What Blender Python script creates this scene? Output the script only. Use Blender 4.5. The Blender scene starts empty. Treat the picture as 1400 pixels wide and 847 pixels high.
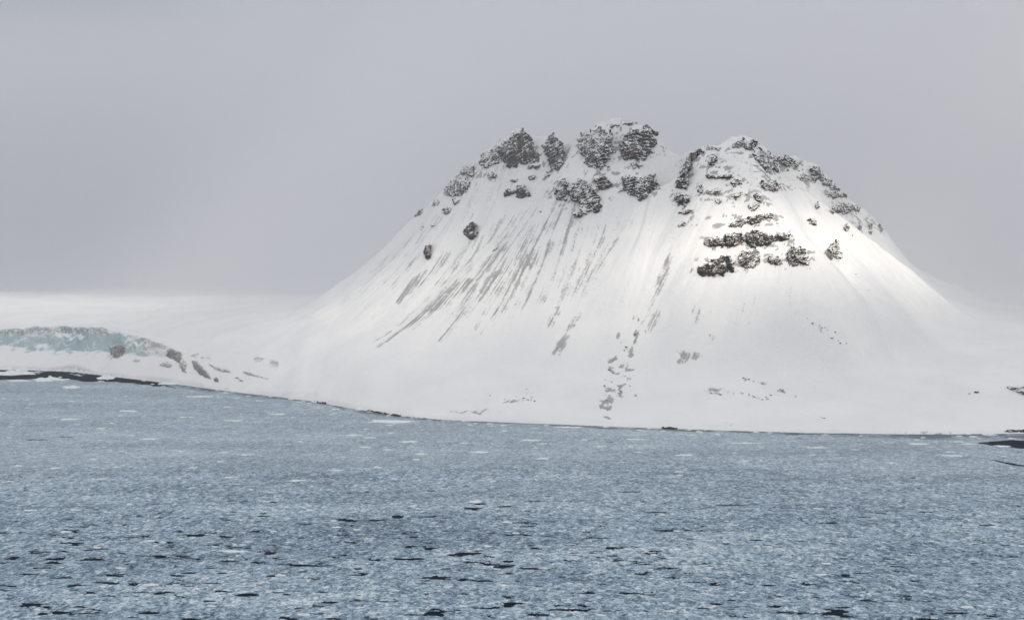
import bpy, math, random
import numpy as np
rng = np.random.default_rng(7); random.seed(7)
R = math.radians
scn = bpy.context.scene
col = scn.collection

# ------------------------------------------------------------------ camera model (photo is 1400 x 847)
F = 2220.0; H = 150.0; HZ = 375.0; PITCH = math.atan((423.5 - HZ) / F)
cp, sp = math.cos(PITCH), math.sin(PITCH)
def ray(px, py):
    """direction of a photo pixel, scaled so that its y component is 1"""
    u = (np.asarray(px, float) - 700) / F; v = -(np.asarray(py, float) - 423.5) / F
    dy = cp + v * sp; dz = -sp + v * cp
    return u / dy, dz / dy
def unp(px, py, Y):
    a, b = ray(px, py); return a * Y, H + b * Y
def proj(x, y, z):
    zz = z - H; d = y * cp - zz * sp; v = (y * sp + zz * cp) / d; u = x / d
    return 700 + u * F, 423.5 - v * F
def sea_at(px, py):
    a, b = ray(px, py); Y = -H / b; return a * Y, Y

# ------------------------------------------------------------------ numpy noise
def _h(ix, iy, iz, s):
    n = (ix.astype(np.int64) * 73856093) ^ (iy.astype(np.int64) * 19349663) ^ (iz.astype(np.int64) * 83492791) ^ (s * 2654435761)
    n = (n ^ (n >> 13)) * 1274126177 & 0x7fffffff
    n = (n ^ (n >> 15)) * 1103515245 & 0x7fffffff
    return ((n >> 7) & 0xffff) / 32767.5 - 1.0
def vnoise(x, y, z=0.0, s=0):
    x, y, z = np.broadcast_arrays(np.asarray(x, float), y, z)
    ix, iy, iz = np.floor(x), np.floor(y), np.floor(z)
    fx, fy, fz = x - ix, y - iy, z - iz
    q = lambda t: t * t * t * (t * (t * 6 - 15) + 10)
    fx, fy, fz = q(fx), q(fy), q(fz)
    def L(k):
        a = _h(ix, iy, iz + k, s); b = _h(ix + 1, iy, iz + k, s)
        c = _h(ix, iy + 1, iz + k, s); d = _h(ix + 1, iy + 1, iz + k, s)
        return (a + (b - a) * fx) * (1 - fy) + (c + (d - c) * fx) * fy
    l0 = L(0)
    if np.all(z == z.flat[0]) and float(z.flat[0]) == 0.0: return l0
    return l0 + (L(1) - l0) * fz
def fbm(x, y, z=0.0, o=4, s=0, g=0.5):
    t = 0; a = 1; n = 0
    for k in range(o):
        t = t + a * vnoise(np.asarray(x) * 2**k + 17.3 * k, np.asarray(y) * 2**k - 9.1 * k, np.asarray(z) * 2**k, s + k); n += a; a *= g
    return t / n
def sstep(a, b, t):
    t = np.clip((t - a) / (b - a), 0, 1); return t * t * (3 - 2 * t)
def smax(a, b, k):
    h = np.clip(0.5 + 0.5 * (a - b) / k, 0, 1); return b + (a - b) * h + k * h * (1 - h)

# ------------------------------------------------------------------ object helpers
def link_mesh(name, V, Fc, mat, attrs=None, smooth=True, parent=None):
    me = bpy.data.meshes.new(name)
    V = np.ascontiguousarray(V, dtype=np.float32); Fc = np.ascontiguousarray(Fc, dtype=np.int32)
    k = Fc.shape[1]
    me.vertices.add(len(V)); me.vertices.foreach_set('co', V.ravel())
    me.loops.add(Fc.size); me.loops.foreach_set('vertex_index', Fc.ravel())
    me.polygons.add(len(Fc)); me.polygons.foreach_set('loop_start', np.arange(0, Fc.size, k, dtype=np.int32))
    me.update(calc_edges=True)
    me.polygons.foreach_set('use_smooth', np.full(len(Fc), smooth))
    for n, a in (attrs or {}).items():
        at = me.attributes.new(n, 'FLOAT', 'POINT'); at.data.foreach_set('value', np.ascontiguousarray(a, dtype=np.float32))
    me.materials.append(mat); me.validate()
    o = bpy.data.objects.new(name, me); col.objects.link(o)
    if parent: o.parent = parent
    return o
def tag(o, label=None, cat=None, group=None, kind=None):
    if label: o['label'] = label
    if cat: o['category'] = cat
    if group: o['group'] = group
    if kind: o['kind'] = kind
    return o
def compact(V, Fc, attrs=None):
    used = np.unique(Fc); m = np.full(len(V), -1); m[used] = np.arange(len(used))
    return V[used], m[Fc], {k: a[used] for k, a in (attrs or {}).items()}
def grid_faces(ny, nx, keep=None):
    i = np.arange(ny * nx).reshape(ny, nx)
    q = np.stack([i[:-1, :-1], i[:-1, 1:], i[1:, 1:], i[1:, :-1]], -1)
    return q.reshape(-1, 4) if keep is None else q[keep]

# ------------------------------------------------------------------ material helpers
def new_mat(name):
    m = bpy.data.materials.new(name); m.use_nodes = True
    nt = m.node_tree; b = nt.nodes['Principled BSDF']
    return m, nt, b
class NT:
    def __init__(s, nt): s.nt = nt
    def n(s, t, **k):
        x = s.nt.nodes.new(t)
        for a, v in k.items(): setattr(x, a, v)
        return x
    def l(s, a, b): s.nt.links.new(a, b)
    def _in(s, sock, v):
        if isinstance(v, bpy.types.NodeSocket): s.l(v, sock)
        elif v is not None: sock.default_value = v
    def math(s, op, a, b=None, c=None):
        x = s.n('ShaderNodeMath', operation=op)
        s._in(x.inputs[0], a)
        if b is not None: s._in(x.inputs[1], b)
        if c is not None: s._in(x.inputs[2], c)
        return x.outputs[0]
    def mixc(s, f, a, b):
        x = s.n('ShaderNodeMix', data_type='RGBA')
        s._in(x.inputs[0], f); s._in(x.inputs[6], a); s._in(x.inputs[7], b); return x.outputs[2]
    def mr(s, v, a, b, c=0.0, d=1.0):
        x = s.n('ShaderNodeMapRange', interpolation_type='SMOOTHSTEP')
        s._in(x.inputs[0], v); x.inputs[1].default_value = a; x.inputs[2].default_value = b
        x.inputs[3].default_value = c; x.inputs[4].default_value = d; return x.outputs[0]
    def noise(s, scale, detail=3, rough=0.55, vec=None, dist=0.0):
        x = s.n('ShaderNodeTexNoise'); x.inputs['Scale'].default_value = scale; x.inputs['Detail'].default_value = detail
        x.inputs['Roughness'].default_value = rough; x.inputs['Distortion'].default_value = dist
        s.l(vec or s.pos(), x.inputs['Vector']); return x.outputs['Fac']
    def voro(s, scale, vec=None, out='Color', feature='F1'):
        x = s.n('ShaderNodeTexVoronoi', feature=feature); x.inputs['Scale'].default_value = scale
        s.l(vec or s.pos(), x.inputs['Vector']); return x.outputs[out]
    def pos(s):
        if not hasattr(s, '_p'): s._p = s.n('ShaderNodeNewGeometry')
        return s._p.outputs['Position']
    def nz(s):
        s.pos(); x = s.n('ShaderNodeSeparateXYZ'); s.l(s._p.outputs['Normal'], x.inputs[0]); return x.outputs[2]
    def attr(s, name):
        x = s.n('ShaderNodeAttribute', attribute_name=name); return x.outputs['Fac']
    def scaled(s, v):
        x = s.n('ShaderNodeMapping'); x.inputs['Scale'].default_value = v; s.l(s.pos(), x.inputs[0]); return x.outputs[0]
    def bump(s, h, dist, strength=1.0):
        x = s.n('ShaderNodeBump'); x.inputs['Distance'].default_value = dist; x.inputs['Strength'].default_value = strength
        s.l(h, x.inputs['Height']); return x.outputs[0]
def rgb(r, g, b): return (r, g, b, 1.0)

# snow with wind-blown debris showing through
def mat_snow():
    m, nt, b = new_mat('wind_blown_snow'); t = NT(nt)
    big = t.noise(0.012, 3); fine = t.noise(0.48, 5, 0.75); mid = t.noise(0.11, 4, 0.6)
    snow = t.mixc(t.mr(big, 0.3, 0.7), rgb(0.80, 0.80, 0.815), rgb(0.86, 0.858, 0.85))
    deb = t.attr('debris')
    k = t.math('ADD', deb, t.math('MULTIPLY', t.math('SUBTRACT', fine, 0.5), 2.0))
    k = t.math('ADD', k, t.math('MULTIPLY', t.math('SUBTRACT', mid, 0.5), 0.5))
    k = t.mr(k, 0.30, 0.82)
    k = t.math('MULTIPLY', k, t.mr(deb, 0.02, 0.2))
    rock = t.mixc(t.mr(mid, 0.35, 0.65), rgb(0.09, 0.09, 0.092), rgb(0.23, 0.23, 0.235))
    k = t.math('MULTIPLY', k, 0.66)
    t.l(t.mixc(k, snow, rock), b.inputs['Base Color'])
    b.inputs['Roughness'].default_value = 0.85; b.inputs['Specular IOR Level'].default_value = 0.2
    h = t.math('ADD', t.math('MULTIPLY', mid, 1.0), t.math('MULTIPLY', t.noise(0.5, 4), 0.35))
    t.l(t.bump(h, 2.2, 0.5), b.inputs['Normal'])
    return m
# bedrock dusted by snow: snow sits where the face looks up and in fine ledges
def mat_rock():
    m, nt, b = new_mat('snow_dusted_rock'); t = NT(nt)
    nz = t.nz(); f1 = t.noise(0.42, 5, 0.7); f2 = t.noise(1.3, 3, 0.6, t.scaled((1, 1, 1.8)))
    big = t.noise(0.06, 3)
    col_ = t.mixc(t.mr(f2, 0.35, 0.65), rgb(0.010, 0.009, 0.009), rgb(0.062, 0.054, 0.048))
    col_ = t.mixc(t.mr(big, 0.55, 0.75), col_, rgb(0.17, 0.11, 0.065))
    s = t.math('MULTIPLY', nz, 0.85)
    s = t.math('ADD', s, t.math('MULTIPLY', t.math('SUBTRACT', f1, 0.5), 2.3))
    s = t.math('ADD', s, t.math('MULTIPLY', t.math('SUBTRACT', f2, 0.5), 0.5))
    s = t.math('ADD', s, t.attr('snow'))
    s = t.math('ADD', s, t.math('MULTIPLY', t.math('SUBTRACT', t.noise(0.15, 3, 0.6), 0.5), 2.4))
    k = t.mr(s, 0.24, 0.42)
    t.l(t.mixc(k, col_, rgb(0.83, 0.83, 0.835)), b.inputs['Base Color'])
    b.inputs['Roughness'].default_value = 0.9; b.inputs['Specular IOR Level'].default_value = 0.15
    t.l(t.bump(f1, 1.2, 0.9), b.inputs['Normal'])
    return m
def mat_glacier():
    m, nt, b = new_mat('blue_glacier_ice'); t = NT(nt)
    nz = t.nz(); n1 = t.noise(0.06, 6, 0.66, t.scaled((.5, .5, 1.1)), 1.8); n2 = t.noise(0.3, 4, 0.6); n3 = t.noise(0.02, 2)
    ice = t.mixc(t.mr(n3, 0.4, 0.62), rgb(0.44, 0.555, 0.58), rgb(0.56, 0.65, 0.665))
    ice = t.mixc(t.mr(n2, 0.5, 0.75), ice, rgb(0.30, 0.40, 0.42))
    s = t.math('ADD', t.math('MULTIPLY', nz, 1.0), t.math('MULTIPLY', t.math('SUBTRACT', n1, 0.5), 2.6))
    s = t.math('ADD', s, t.attr('snow'))
    c = t.mixc(t.mr(s, 0.45, 0.85), ice, rgb(0.83, 0.835, 0.84))
    d = t.math('ADD', t.attr('dirt'), t.math('MULTIPLY', t.math('SUBTRACT', n2, 0.5), 1.3))
    c = t.mixc(t.mr(d, 0.22, 0.62, 0, 0.75), c, rgb(0.20, 0.20, 0.185))
    t.l(c, b.inputs['Base Color']); b.inputs['Roughness'].default_value = 0.85; b.inputs['Specular IOR Level'].default_value = 0.1
    t.l(t.bump(t.math('ADD', n1, t.math('MULTIPLY', n2, 0.6)), 2.5, 0.6), b.inputs['Normal'])
    return m
def mat_dirty():
    m, nt, b = new_mat('dirt_stained_ice'); t = NT(nt)
    nz = t.nz(); f1 = t.noise(0.35, 5, 0.7, t.scaled((1.6, 1, 0.7))); 
    c = t.mixc(t.mr(f1, 0.35, 0.65), rgb(0.10, 0.10, 0.09), rgb(0.34, 0.35, 0.31))
    s = t.math('ADD', t.math('MULTIPLY', nz, 0.5), t.math('MULTIPLY', t.math('SUBTRACT', t.noise(0.5, 4, 0.7), 0.5), 2.2))
    s = t.math('ADD', s, t.attr('snow'))
    t.l(t.mixc(t.mr(s, 0.35, 0.6), c, rgb(0.82, 0.825, 0.82)), b.inputs['Base Color'])
    b.inputs['Roughness'].default_value = 0.8
    return m
# brash: a carpet of small ice pieces and slush
def mat_brash():
    m, nt, b = new_mat('brash_ice_slush'); t = NT(nt)
    def cell(scale, vec):
        x = t.n('ShaderNodeSeparateColor'); t.l(t.voro(scale, vec), x.inputs[0]); return x.outputs[0]
    # warp so that cells do not read as neat polygons
    wn = t.n('ShaderNodeTexNoise'); wn.inputs['Scale'].default_value = 0.35; wn.inputs['Detail'].default_value = 3; t.l(t.pos(), wn.inputs['Vector'])
    vm = t.n('ShaderNodeVectorMath', operation='SUBTRACT'); t.l(wn.outputs['Color'], vm.inputs[0]); vm.inputs[1].default_value = (.5, .5, .5)
    vs = t.n('ShaderNodeVectorMath', operation='SCALE'); t.l(vm.outputs[0], vs.inputs[0]); vs.inputs['Scale'].default_value = 5.0
    va = t.n('ShaderNodeVectorMath', operation='ADD'); t.l(t.pos(), va.inputs[0]); t.l(vs.outputs[0], va.inputs[1])
    mp = t.n('ShaderNodeMapping'); mp.inputs['Scale'].default_value = (0.9, 0.42, 0.0); t.l(va.outputs[0], mp.inputs[0]); v = mp.outputs[0]
    c1 = cell(0.95, v); c2 = cell(0.32, v); c3 = cell(0.12, v)
    cov = t.noise(0.009, 5, 0.6, t.scaled((0.45, 1, 0))); fine = t.noise(1.1, 4, 0.65, t.scaled((1, .45, 1)))
    s = t.math('ADD', t.math('MULTIPLY', c1, 0.52), t.math('MULTIPLY', c2, 0.26))
    s = t.math('ADD', s, t.math('MULTIPLY', c3, 0.10))
    s = t.math('ADD', s, t.math('MULTIPLY', t.math('SUBTRACT', fine, 0.5), 0.7))
    s = t.math('ADD', s, t.math('MULTIPLY', t.math('SUBTRACT', cov, 0.5), 0.8))
    s = t.math('ADD', t.math('MULTIPLY', t.math('SUBTRACT', s, 0.44), 1.05), 0.47)
    r = t.n('ShaderNodeValToRGB'); cr = r.color_ramp
    cr.elements[0].position = 0.12; cr.elements[0].color = rgb(0.035, 0.065, 0.105)
    cr.elements[1].position = 0.95; cr.elements[1].color = rgb(0.78, 0.83, 0.85)
    for p, c in ((0.34, rgb(0.15, 0.235, 0.325)), (0.52, rgb(0.28, 0.39, 0.50)), (0.68, rgb(0.41, 0.53, 0.625)), (0.80, rgb(0.56, 0.67, 0.74))):
        e = cr.elements.new(p); e.color = c
    wh = t.mr(cell(0.55, v), 0.84, 0.90, 0, 0.24); s = t.math('ADD', s, wh)
    t.l(s, r.inputs[0])
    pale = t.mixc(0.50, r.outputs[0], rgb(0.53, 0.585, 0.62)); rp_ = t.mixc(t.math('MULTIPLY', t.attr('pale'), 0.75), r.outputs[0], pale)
    g = t.attr('grease')
    gc = t.mixc(t.mr(t.noise(0.08, 4, 0.6, t.scaled((0.4, 1, 0))), 0.4, 0.7), rgb(0.085, 0.125, 0.16), rgb(0.18, 0.24, 0.28))
    c = t.mixc(g, rp_, gc)
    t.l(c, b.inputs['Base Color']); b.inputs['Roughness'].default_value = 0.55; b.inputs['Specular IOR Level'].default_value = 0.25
    t.l(t.bump(s, 0.9, 1.0), b.inputs['Normal'])
    return m
def mat_water():
    m, nt, b = new_mat('dark_sea_water'); t = NT(nt)
    b.inputs['Base Color'].default_value = rgb(0.006, 0.011, 0.018)
    b.inputs['Roughness'].default_value = 0.35; b.inputs['IOR'].default_value = 1.015
    t.l(t.bump(t.noise(0.8, 3, 0.6), 0.25, 0.8), b.inputs['Normal'])
    return m
def mat_floe():
    m, nt, b = new_mat('floating_ice'); t = NT(nt)
    n = t.noise(0.35, 4, 0.6)
    t.l(t.mixc(t.mr(n, 0.35, 0.65), rgb(0.68, 0.75, 0.77), rgb(0.86, 0.88, 0.88)), b.inputs['Base Color'])
    b.inputs['Roughness'].default_value = 0.6; b.inputs['Specular IOR Level'].default_value = 0.3
    t.l(t.bump(t.noise(0.7, 4), 0.4, 0.8), b.inputs['Normal'])
    return m
M = dict(snow=mat_snow(), rock=mat_rock(), glacier=mat_glacier(), dirty=mat_dirty(), brash=mat_brash(), water=mat_water(), floe=mat_floe())

# ------------------------------------------------------------------ terrain
shore_px = [(-900, 488), (-400, 497), (0, 505), (100, 508), (200, 520), (300, 533), (430, 548), (500, 561), (560, 570), (620, 574), (700, 577), (800, 581), (900, 585), (1000, 588),
            (1100, 591), (1250, 593), (1400, 592), (1600, 596), (2200, 604)]
sx, sy = zip(*[sea_at(a, b) for a, b in shore_px]); sx = np.array(sx); sy = np.array(sy)
def shore(x):
    return np.interp(x, sx, sy) + 7 * fbm(np.asarray(x) / 55.0, 3.3, o=4, s=5) + 2.0 * fbm(np.asarray(x) / 9.0, 8.1, o=2, s=6)
_xs = np.linspace(-3200, 3600, 3401); _ys = np.convolve(np.pad(np.interp(_xs, sx, sy), 40, mode='edge'), np.ones(81) / 81, 'valid')
def shore_s(x): return np.interp(x, _xs, _ys)
sky_px = [(330, 470, 2560), (395, 437, 2520), (440, 405, 2470), (480, 374, 2430), (530, 330, 2370), (570, 292, 2310), (606, 262, 2270), (632, 232, 2230), (655, 217, 2200), (680, 192, 2170),
          (700, 181, 2150), (716, 178, 2140), (726, 186, 2135), (745, 185, 2130), (760, 184, 2120), (776, 196, 2110), (795, 183, 2095), (820, 166, 2075), (850, 156, 2060),
          (880, 164, 2055), (900, 180, 2050), (914, 195, 2045), (930, 203, 2035), (945, 202, 2020), (960, 200, 2005), (985, 201, 2000), (1002, 192, 1998), (1018, 187, 2000),
          (1040, 195, 2010), (1062, 206, 2020), (1090, 214, 2040), (1112, 223, 2055), (1130, 241, 2075), (1150, 263, 2095), (1180, 287, 2120), (1202, 307, 2140), (1216, 328, 2155),
          (1242, 358, 2190), (1275, 380, 2230), (1340, 408, 2290), (1420, 440, 2340), (1500, 470, 2380)]
rx, ry, rz = [], [], []
for a, b, Y in sky_px:
    X, Z = unp(a, b, Y); rx.append(float(X)); ry.append(Y); rz.append(float(Z))
rx, ry, rz = map(np.array, (rx, ry, rz))
spur_px = [(1018, 190, 1995), (1028, 226, 1945), (1041, 262, 1897), (1064, 298, 1855), (1085, 320, 1822), (1107, 345, 1788), (1135, 395, 1740), (1165, 460, 1690), (1200, 540, 1620)]
px_, py_, pz_ = [], [], []
for a, b, Y in spur_px[::-1]:
    X, Z = unp(a, b, Y); px_.append(float(X)); py_.append(Y); pz_.append(float(Z))

def plain(x, y):
    d = y - shore(x); dn_ = d; d = y - shore_s(x)
    P = 99 * (1 - np.exp(-np.maximum(d, 0) / (205 + 150 * sstep(-200, 0, x)))) - 11 * sstep(600, 1800, d) + 0.0125 * np.clip(d, 0, 2900)
    P = P + 95 * sstep(150, 1500, x) * sstep(700, 2800, d)
    P = P - 0.10 * np.maximum(y - 5200 - 0.15 * x, 0)
    P = P + 9 * fbm(x / 420, y / 420, o=3, s=31) * sstep(60, 500, d) + 1.2 * fbm(x / 60, y / 60, o=3, s=33) * sstep(5, 60, d)
    bank = (2.6 + 1.2 * vnoise(x / 22, 3.3, s=36)) * sstep(-1, 4, dn_) + np.minimum(dn_, 0) * 0.5
    P = np.where(dn_ < 0, np.minimum(P, 0.3), np.maximum(P, 0.2)) + bank
    return P, dn_
# fall lines: skyline point (by photo x) -> toe of the steep slope (photo x, photo y, distance)
fall_px = [(330, 335, 472, 2540), (395, 372, 452, 2480), (440, 395, 443, 2420), (480, 405, 440, 2370), (570, 418, 437, 2270), (640, 436, 444, 2180), (700, 458, 455, 2090), (760, 486, 464, 2020), (820, 520, 474, 1955),
           (850, 600, 486, 1890), (880, 700, 494, 1840), (900, 772, 506, 1790), (914, 846, 534, 1730), (930, 886, 546, 1700), (960, 935, 552, 1680), (1018, 1010, 556, 1650), (1062, 1118, 545, 1660), (1112, 1185, 505, 1735),
           (1150, 1228, 470, 1830), (1202, 1285, 440, 1960), (1242, 1322, 424, 2080), (1340, 1405, 424, 2230), (1500, 1570, 470, 2300)]
_fr = []
for a, tx, ty, Y_ in fall_px:
    Yr = float(np.interp(a, [p[0] for p in sky_px], [p[2] for p in sky_px])); Xr, _ = unp(a, 400, Yr); X_, Z_ = unp(tx, ty, Y_); _fr.append((float(Xr), float(X_), Y_, float(Z_)))
_fr = np.array(_fr); sR = np.linspace(rx[0], rx[-1], 900)
LRz = np.interp(sR, rx, rz); LRy = np.interp(sR, rx, ry)
LTx, LTy, LTz = (np.interp(sR, _fr[:, 0], _fr[:, k]) for k in (1, 2, 3))
_k = np.ones(61) / 61
def _sm(a): return np.convolve(np.pad(a, 30, mode='edge'), _k, 'valid')
LTx, LTy, LTz = _sm(LTx), _sm(LTy), _sm(LTz)
def mountain(x, y):
    z = np.zeros_like(x); fl = np.zeros_like(x); wobble = 9 * fbm(x / 70, y / 70, o=3, s=11)
    for i in range(x.shape[0]):
        yy = y[i, 0]
        t = np.clip((LRy - yy) / (LRy - LTy), 0, None); ts = np.clip(t, 0, 1)
        S_ = np.interp(LTx, sx, sy) - 15
        u = np.clip((yy - S_) / (LTy - S_), 0, 1)
        lx = sR + (LTx - sR) * ts
        lz = LTz + (LRz - LTz) * (0.55 * (1 - ts) + 0.45 * (1 - ts) ** 2.0)
        lz = np.where(t >= 1, LTz * (0.9 * u + 0.1 * u ** 2) + np.minimum(yy - S_ - 15, 0) * .4, lz)
        lz = np.where(yy > LRy, LRz - (yy - LRy) * 0.75, lz)
        lf = np.where(t >= 1, sstep(0.80, 1, u), 1.0)
        lx = np.maximum.accumulate(lx + np.arange(900) * 1e-5)
        xx = x[i] + wobble[i] * 0.6
        z[i] = np.interp(xx, lx, lz, left=-60, right=-60); fl[i] = np.interp(xx, lx, lf)
        z[i] -= 90 * (1 - sstep(lx[0], lx[0] + 150, x[i])) + 90 * sstep(lx[-1] - 120, lx[-1], x[i])
    # spur in front of the right summit
    yy = np.array(py_); xc = np.interp(y, yy, px_); zc = np.interp(y, yy, pz_)
    low = sstep(1880, 1700, y) if False else 1 - sstep(1700, 1880, y)
    dx = x - xc + 7 * fbm(x / 60, y / 60, o=3, s=14) * (0.3 + low); rr = 3 + 22 * low; dx = np.sign(dx) * (np.sqrt(dx * dx + rr * rr) - rr)
    zc = zc - 24 * low ** 2
    sp_ = zc - np.where(dx < 0, 0.30 * -dx + 0.0016 * dx * dx, 0.80 * dx)
    sp_ = np.where(y > 1995, -50, sp_) - 0.5 * np.maximum(1620 - y, 0)
    z = smax(z, sp_, 10 + 22 * low)
    # couloir between the two summits
    cy = np.array([1600., 1800, 1950, 2045]); cx = np.interp(y, cy, [105., 155, 185, 201])
    cd = np.interp(y, cy, [0., 12, 17, 6])
    z = z - cd * np.exp(-((x - cx) / 30) ** 2) * (y < 2120)
    # gully on the right of the spur
    gx = np.interp(y, [1620, 1800, 1950, 2060], [470., 390, 345, 320]); z = z - np.interp(y, [1600, 1800, 1950, 2060], [0., 14, 18, 0]) * np.exp(-((x - gx) / 24) ** 2)
    return z, fl
def axis(a, fine0, fine1, b, step, grow):
    c = list(np.arange(fine0, fine1 + 1e-6, step)); s = step
    lo = fine0; L = []
    while lo > a: s *= grow; lo -= s; L.append(lo)
    s = step; hi = fine1; U = []
    while hi < b: s *= grow; hi += s; U.append(hi)
    return np.array(L[::-1] + c + U)
gx = axis(-6500, -420, 700, 6500, 1.55, 1.045); gy = axis(1440, 1470, 2300, 8500, 1.55, 1.035)
X, Y = np.meshgrid(gx, gy)
P, D = plain(X, Y)
Mz, flag = mountain(X, Y)
base = smax(Mz, P, 1 + (14 + 50 * (1 - sstep(-330, -150, X)) + 16 * sstep(330, 520, X)) * sstep(0, 160, D))
isM = sstep(-8, 14, Mz - P) * flag
# --- line integral convolution: noise smeared down the fall line gives gullies and debris streaks
fy0, fy1 = np.searchsorted(gy, 1471), np.searchsorted(gy, 2299); fx0, fx1 = np.searchsorted(gx, -419), np.searchsorted(gx, 699)
def blur(a, n):
    for _ in range(n):
        a = (a + np.roll(a, 1, 0) + np.roll(a, -1, 0) + np.roll(a, 1, 1) + np.roll(a, -1, 1)) / 5
    return a
S = blur(base[fy0:fy1, fx0:fx1], 30)
gyy, gxx = np.gradient(S, 1.55); gn = np.hypot(gxx, gyy) + 1e-6
ux, uy = -gxx / gn, -gyy / gn
def bil(a, i, j):
    i = np.clip(i, 0, a.shape[0] - 1.001); j = np.clip(j, 0, a.shape[1] - 1.001)
    i0 = i.astype(int); j0 = j.astype(int); fi = i - i0; fj = j - j0
    return (a[i0, j0] * (1 - fj) + a[i0, j0 + 1] * fj) * (1 - fi) + (a[i0 + 1, j0] * (1 - fj) + a[i0 + 1, j0 + 1] * fj) * fi
def lic(noise, steps, h):
    out = noise.copy()
    for sg in (1, -1):
        I, J = np.meshgrid(np.arange(S.shape[0], dtype=float), np.arange(S.shape[1], dtype=float), indexing='ij')
        for _ in range(steps):
            a = bil(ux, I, J); b = bil(uy, I, J); J = J + sg * a * h; I = I + sg * b * h
            out += bil(noise, I, J)
    return (out - out.mean()) / out.std()
sh = S.shape
n1 = blur(rng.standard_normal(sh), 0); n1 /= n1.std()
n2 = blur(rng.standard_normal(sh), 14); n2 /= n2.std()
n3 = blur(rng.standard_normal(sh), 90); n3 /= n3.std()
l1 = lic(n1, 22, 1.1); l2 = lic(n2, 36, 1.8); l3 = lic(n3, 30, 3.0)
def full(a):
    o = np.zeros_like(base); o[fy0:fy1, fx0:fx1] = a; return o
edge = sstep(0, 30, np.minimum(np.minimum(X + 419, 699 - X), np.minimum(Y - 1471, 2299 - Y)))
l1f, l2f, l3f = full(l1) * edge, full(l2) * edge, full(l3) * edge
stp = sstep(25, 140, base)
rel = isM * (0.25 * sstep(15, 100, base) + 0.75 * sstep(60, 190, base))
Z = base + rel * (1.5 * l3f + 0.75 * l2f + 0.26 * l1f) + isM * 2.0 * fbm(X / 38, Y / 38, o=4, s=41) * stp
Z += 0.25 * fbm(X / 7, Y / 7, o=2, s=44) * sstep(0, 20, D) * (np.abs(X) < 1500)

# --- where the wind has stripped the snow, plus gully shade painted in (capsules along the slope: x1,y1,x2,y2 in photo pixels, half width, strength)
caps = [(572, 292, 415, 432, 9, .85), (600, 300, 470, 410, 12, .6), (575, 345, 530, 390, 9, .75), (610, 350, 545, 410, 10, .8), (640, 385, 515, 470, 7, 1.25), (690, 345, 560, 440, 14, .8),
        (655, 330, 600, 385, 12, .65), (640, 290, 590, 330, 12, .5), (700, 300, 640, 350, 14, .65), (760, 300, 690, 390, 22, .85), (790, 310, 730, 400, 24, .9), (735, 350, 650, 400, 18, .95),
        (820, 320, 760, 400, 20, .8), (745, 380, 700, 430, 12, .7), (675, 420, 655, 450, 8, .9), (640, 410, 605, 460, 9, .7), (800, 370, 755, 440, 14, .85), (790, 430, 760, 480, 6, 1.1),
        (830, 350, 800, 400, 12, .6), (850, 300, 830, 350, 14, .6), (870, 300, 845, 350, 16, .45), (912, 350, 888, 450, 9, 1.0), (905, 400, 880, 452, 8, .9),  # last two streaks also paint the shade of the long gully into the snow
        (868, 440, 838, 500, 9, 1.05), (875, 455, 855, 520, 7, 1.1), (845, 490, 828, 552, 9, 1.2), (862, 500, 845, 540, 8, .95), (830, 470, 846, 450, 5, .9), (872, 535, 872, 545, 4, .9),
        (985, 425, 1045, 432, 22, .42), (1025, 400, 1045, 440, 12, .40), (950, 415, 955, 440, 7, .55), (972, 455, 974, 461, 4, 1.2), (925, 482, 957, 489, 6, .85), (930, 494, 950, 487, 4, .7),
        (962, 527, 1005, 538, 4, .95), (965, 533, 985, 540, 1.6, 1.5), (1015, 516, 1045, 522, 2, 1.4), (1015, 537, 1050, 545, 3, 1.3), (1064, 532, 1071, 535, 2, 1.3), (1090, 540, 1100, 539, 2, .9),
        (1080, 400, 1150, 470, 14, .42), (1115, 440, 1155, 472, 8, .6), (1060, 380, 1095, 430, 8, .35), (1195, 370, 1245, 400, 4, .5), (1160, 370, 1205, 415, 4, .55), (1130, 350, 1180, 395, 4, .4),
        (690, 548, 725, 546, 2.5, .9), (705, 538, 740, 533, 9, .35), (610, 563, 660, 562, 1.5, 1.2), (825, 571, 870, 573, 1.5, 1.2), (985, 580, 1003, 579, 1.4, 1.1), (650, 556, 690, 565, 2, .6),
        (720, 300, 700, 340, 10, .5), (740, 260, 700, 300, 10, .4), (650, 270, 620, 300, 8, .4), (770, 290, 745, 330, 12, .6), (1195, 589, 1300, 591, 1.3, 1.1),
        (1000, 215, 1030, 225, 8, .4), (1040, 235, 1100, 250, 10, .45), (1150, 290, 1210, 330, 7, .45), (1225, 335, 1235, 345, 3, .6), (880, 240, 840, 290, 12, .35), (800, 250, 770, 290, 16, .5)]
qx, qy = proj(X, Y, Z)
w = np.zeros_like(Z); w2 = np.zeros_like(Z)
near = (Y < 2300) & (X > -430) & (X < 720)
jx = qx + 3.5 * vnoise(qx / 11, qy / 11, s=71) ; jy = qy + 3.0 * vnoise(qx / 9, qy / 9, s=72)
for x1, y1, x2, y2, hw, st in caps:
    dx, dy = x2 - x1, y2 - y1; L2 = dx * dx + dy * dy + 1e-6
    t = np.clip(((jx - x1) * dx + (jy - y1) * dy) / L2, 0, 1)
    d = np.hypot(jx - x1 - t * dx, jy - y1 - t * dy)
    kk = st * (1 - sstep(0.35, 1.35, d / hw))
    if st > 0.88 and 820 < x1 < 880: w2 = np.maximum(w2, kk)
    else: w = np.maximum(w, kk)
w *= near
w = np.maximum(w, 0.62 * near * (1 - sstep(0.6, 1.15, np.hypot(((jx - 725) * .8 + (jy - 350) * -.6) / 165, ((jx - 725) * .6 + (jy - 350) * .8) / 75))))
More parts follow.
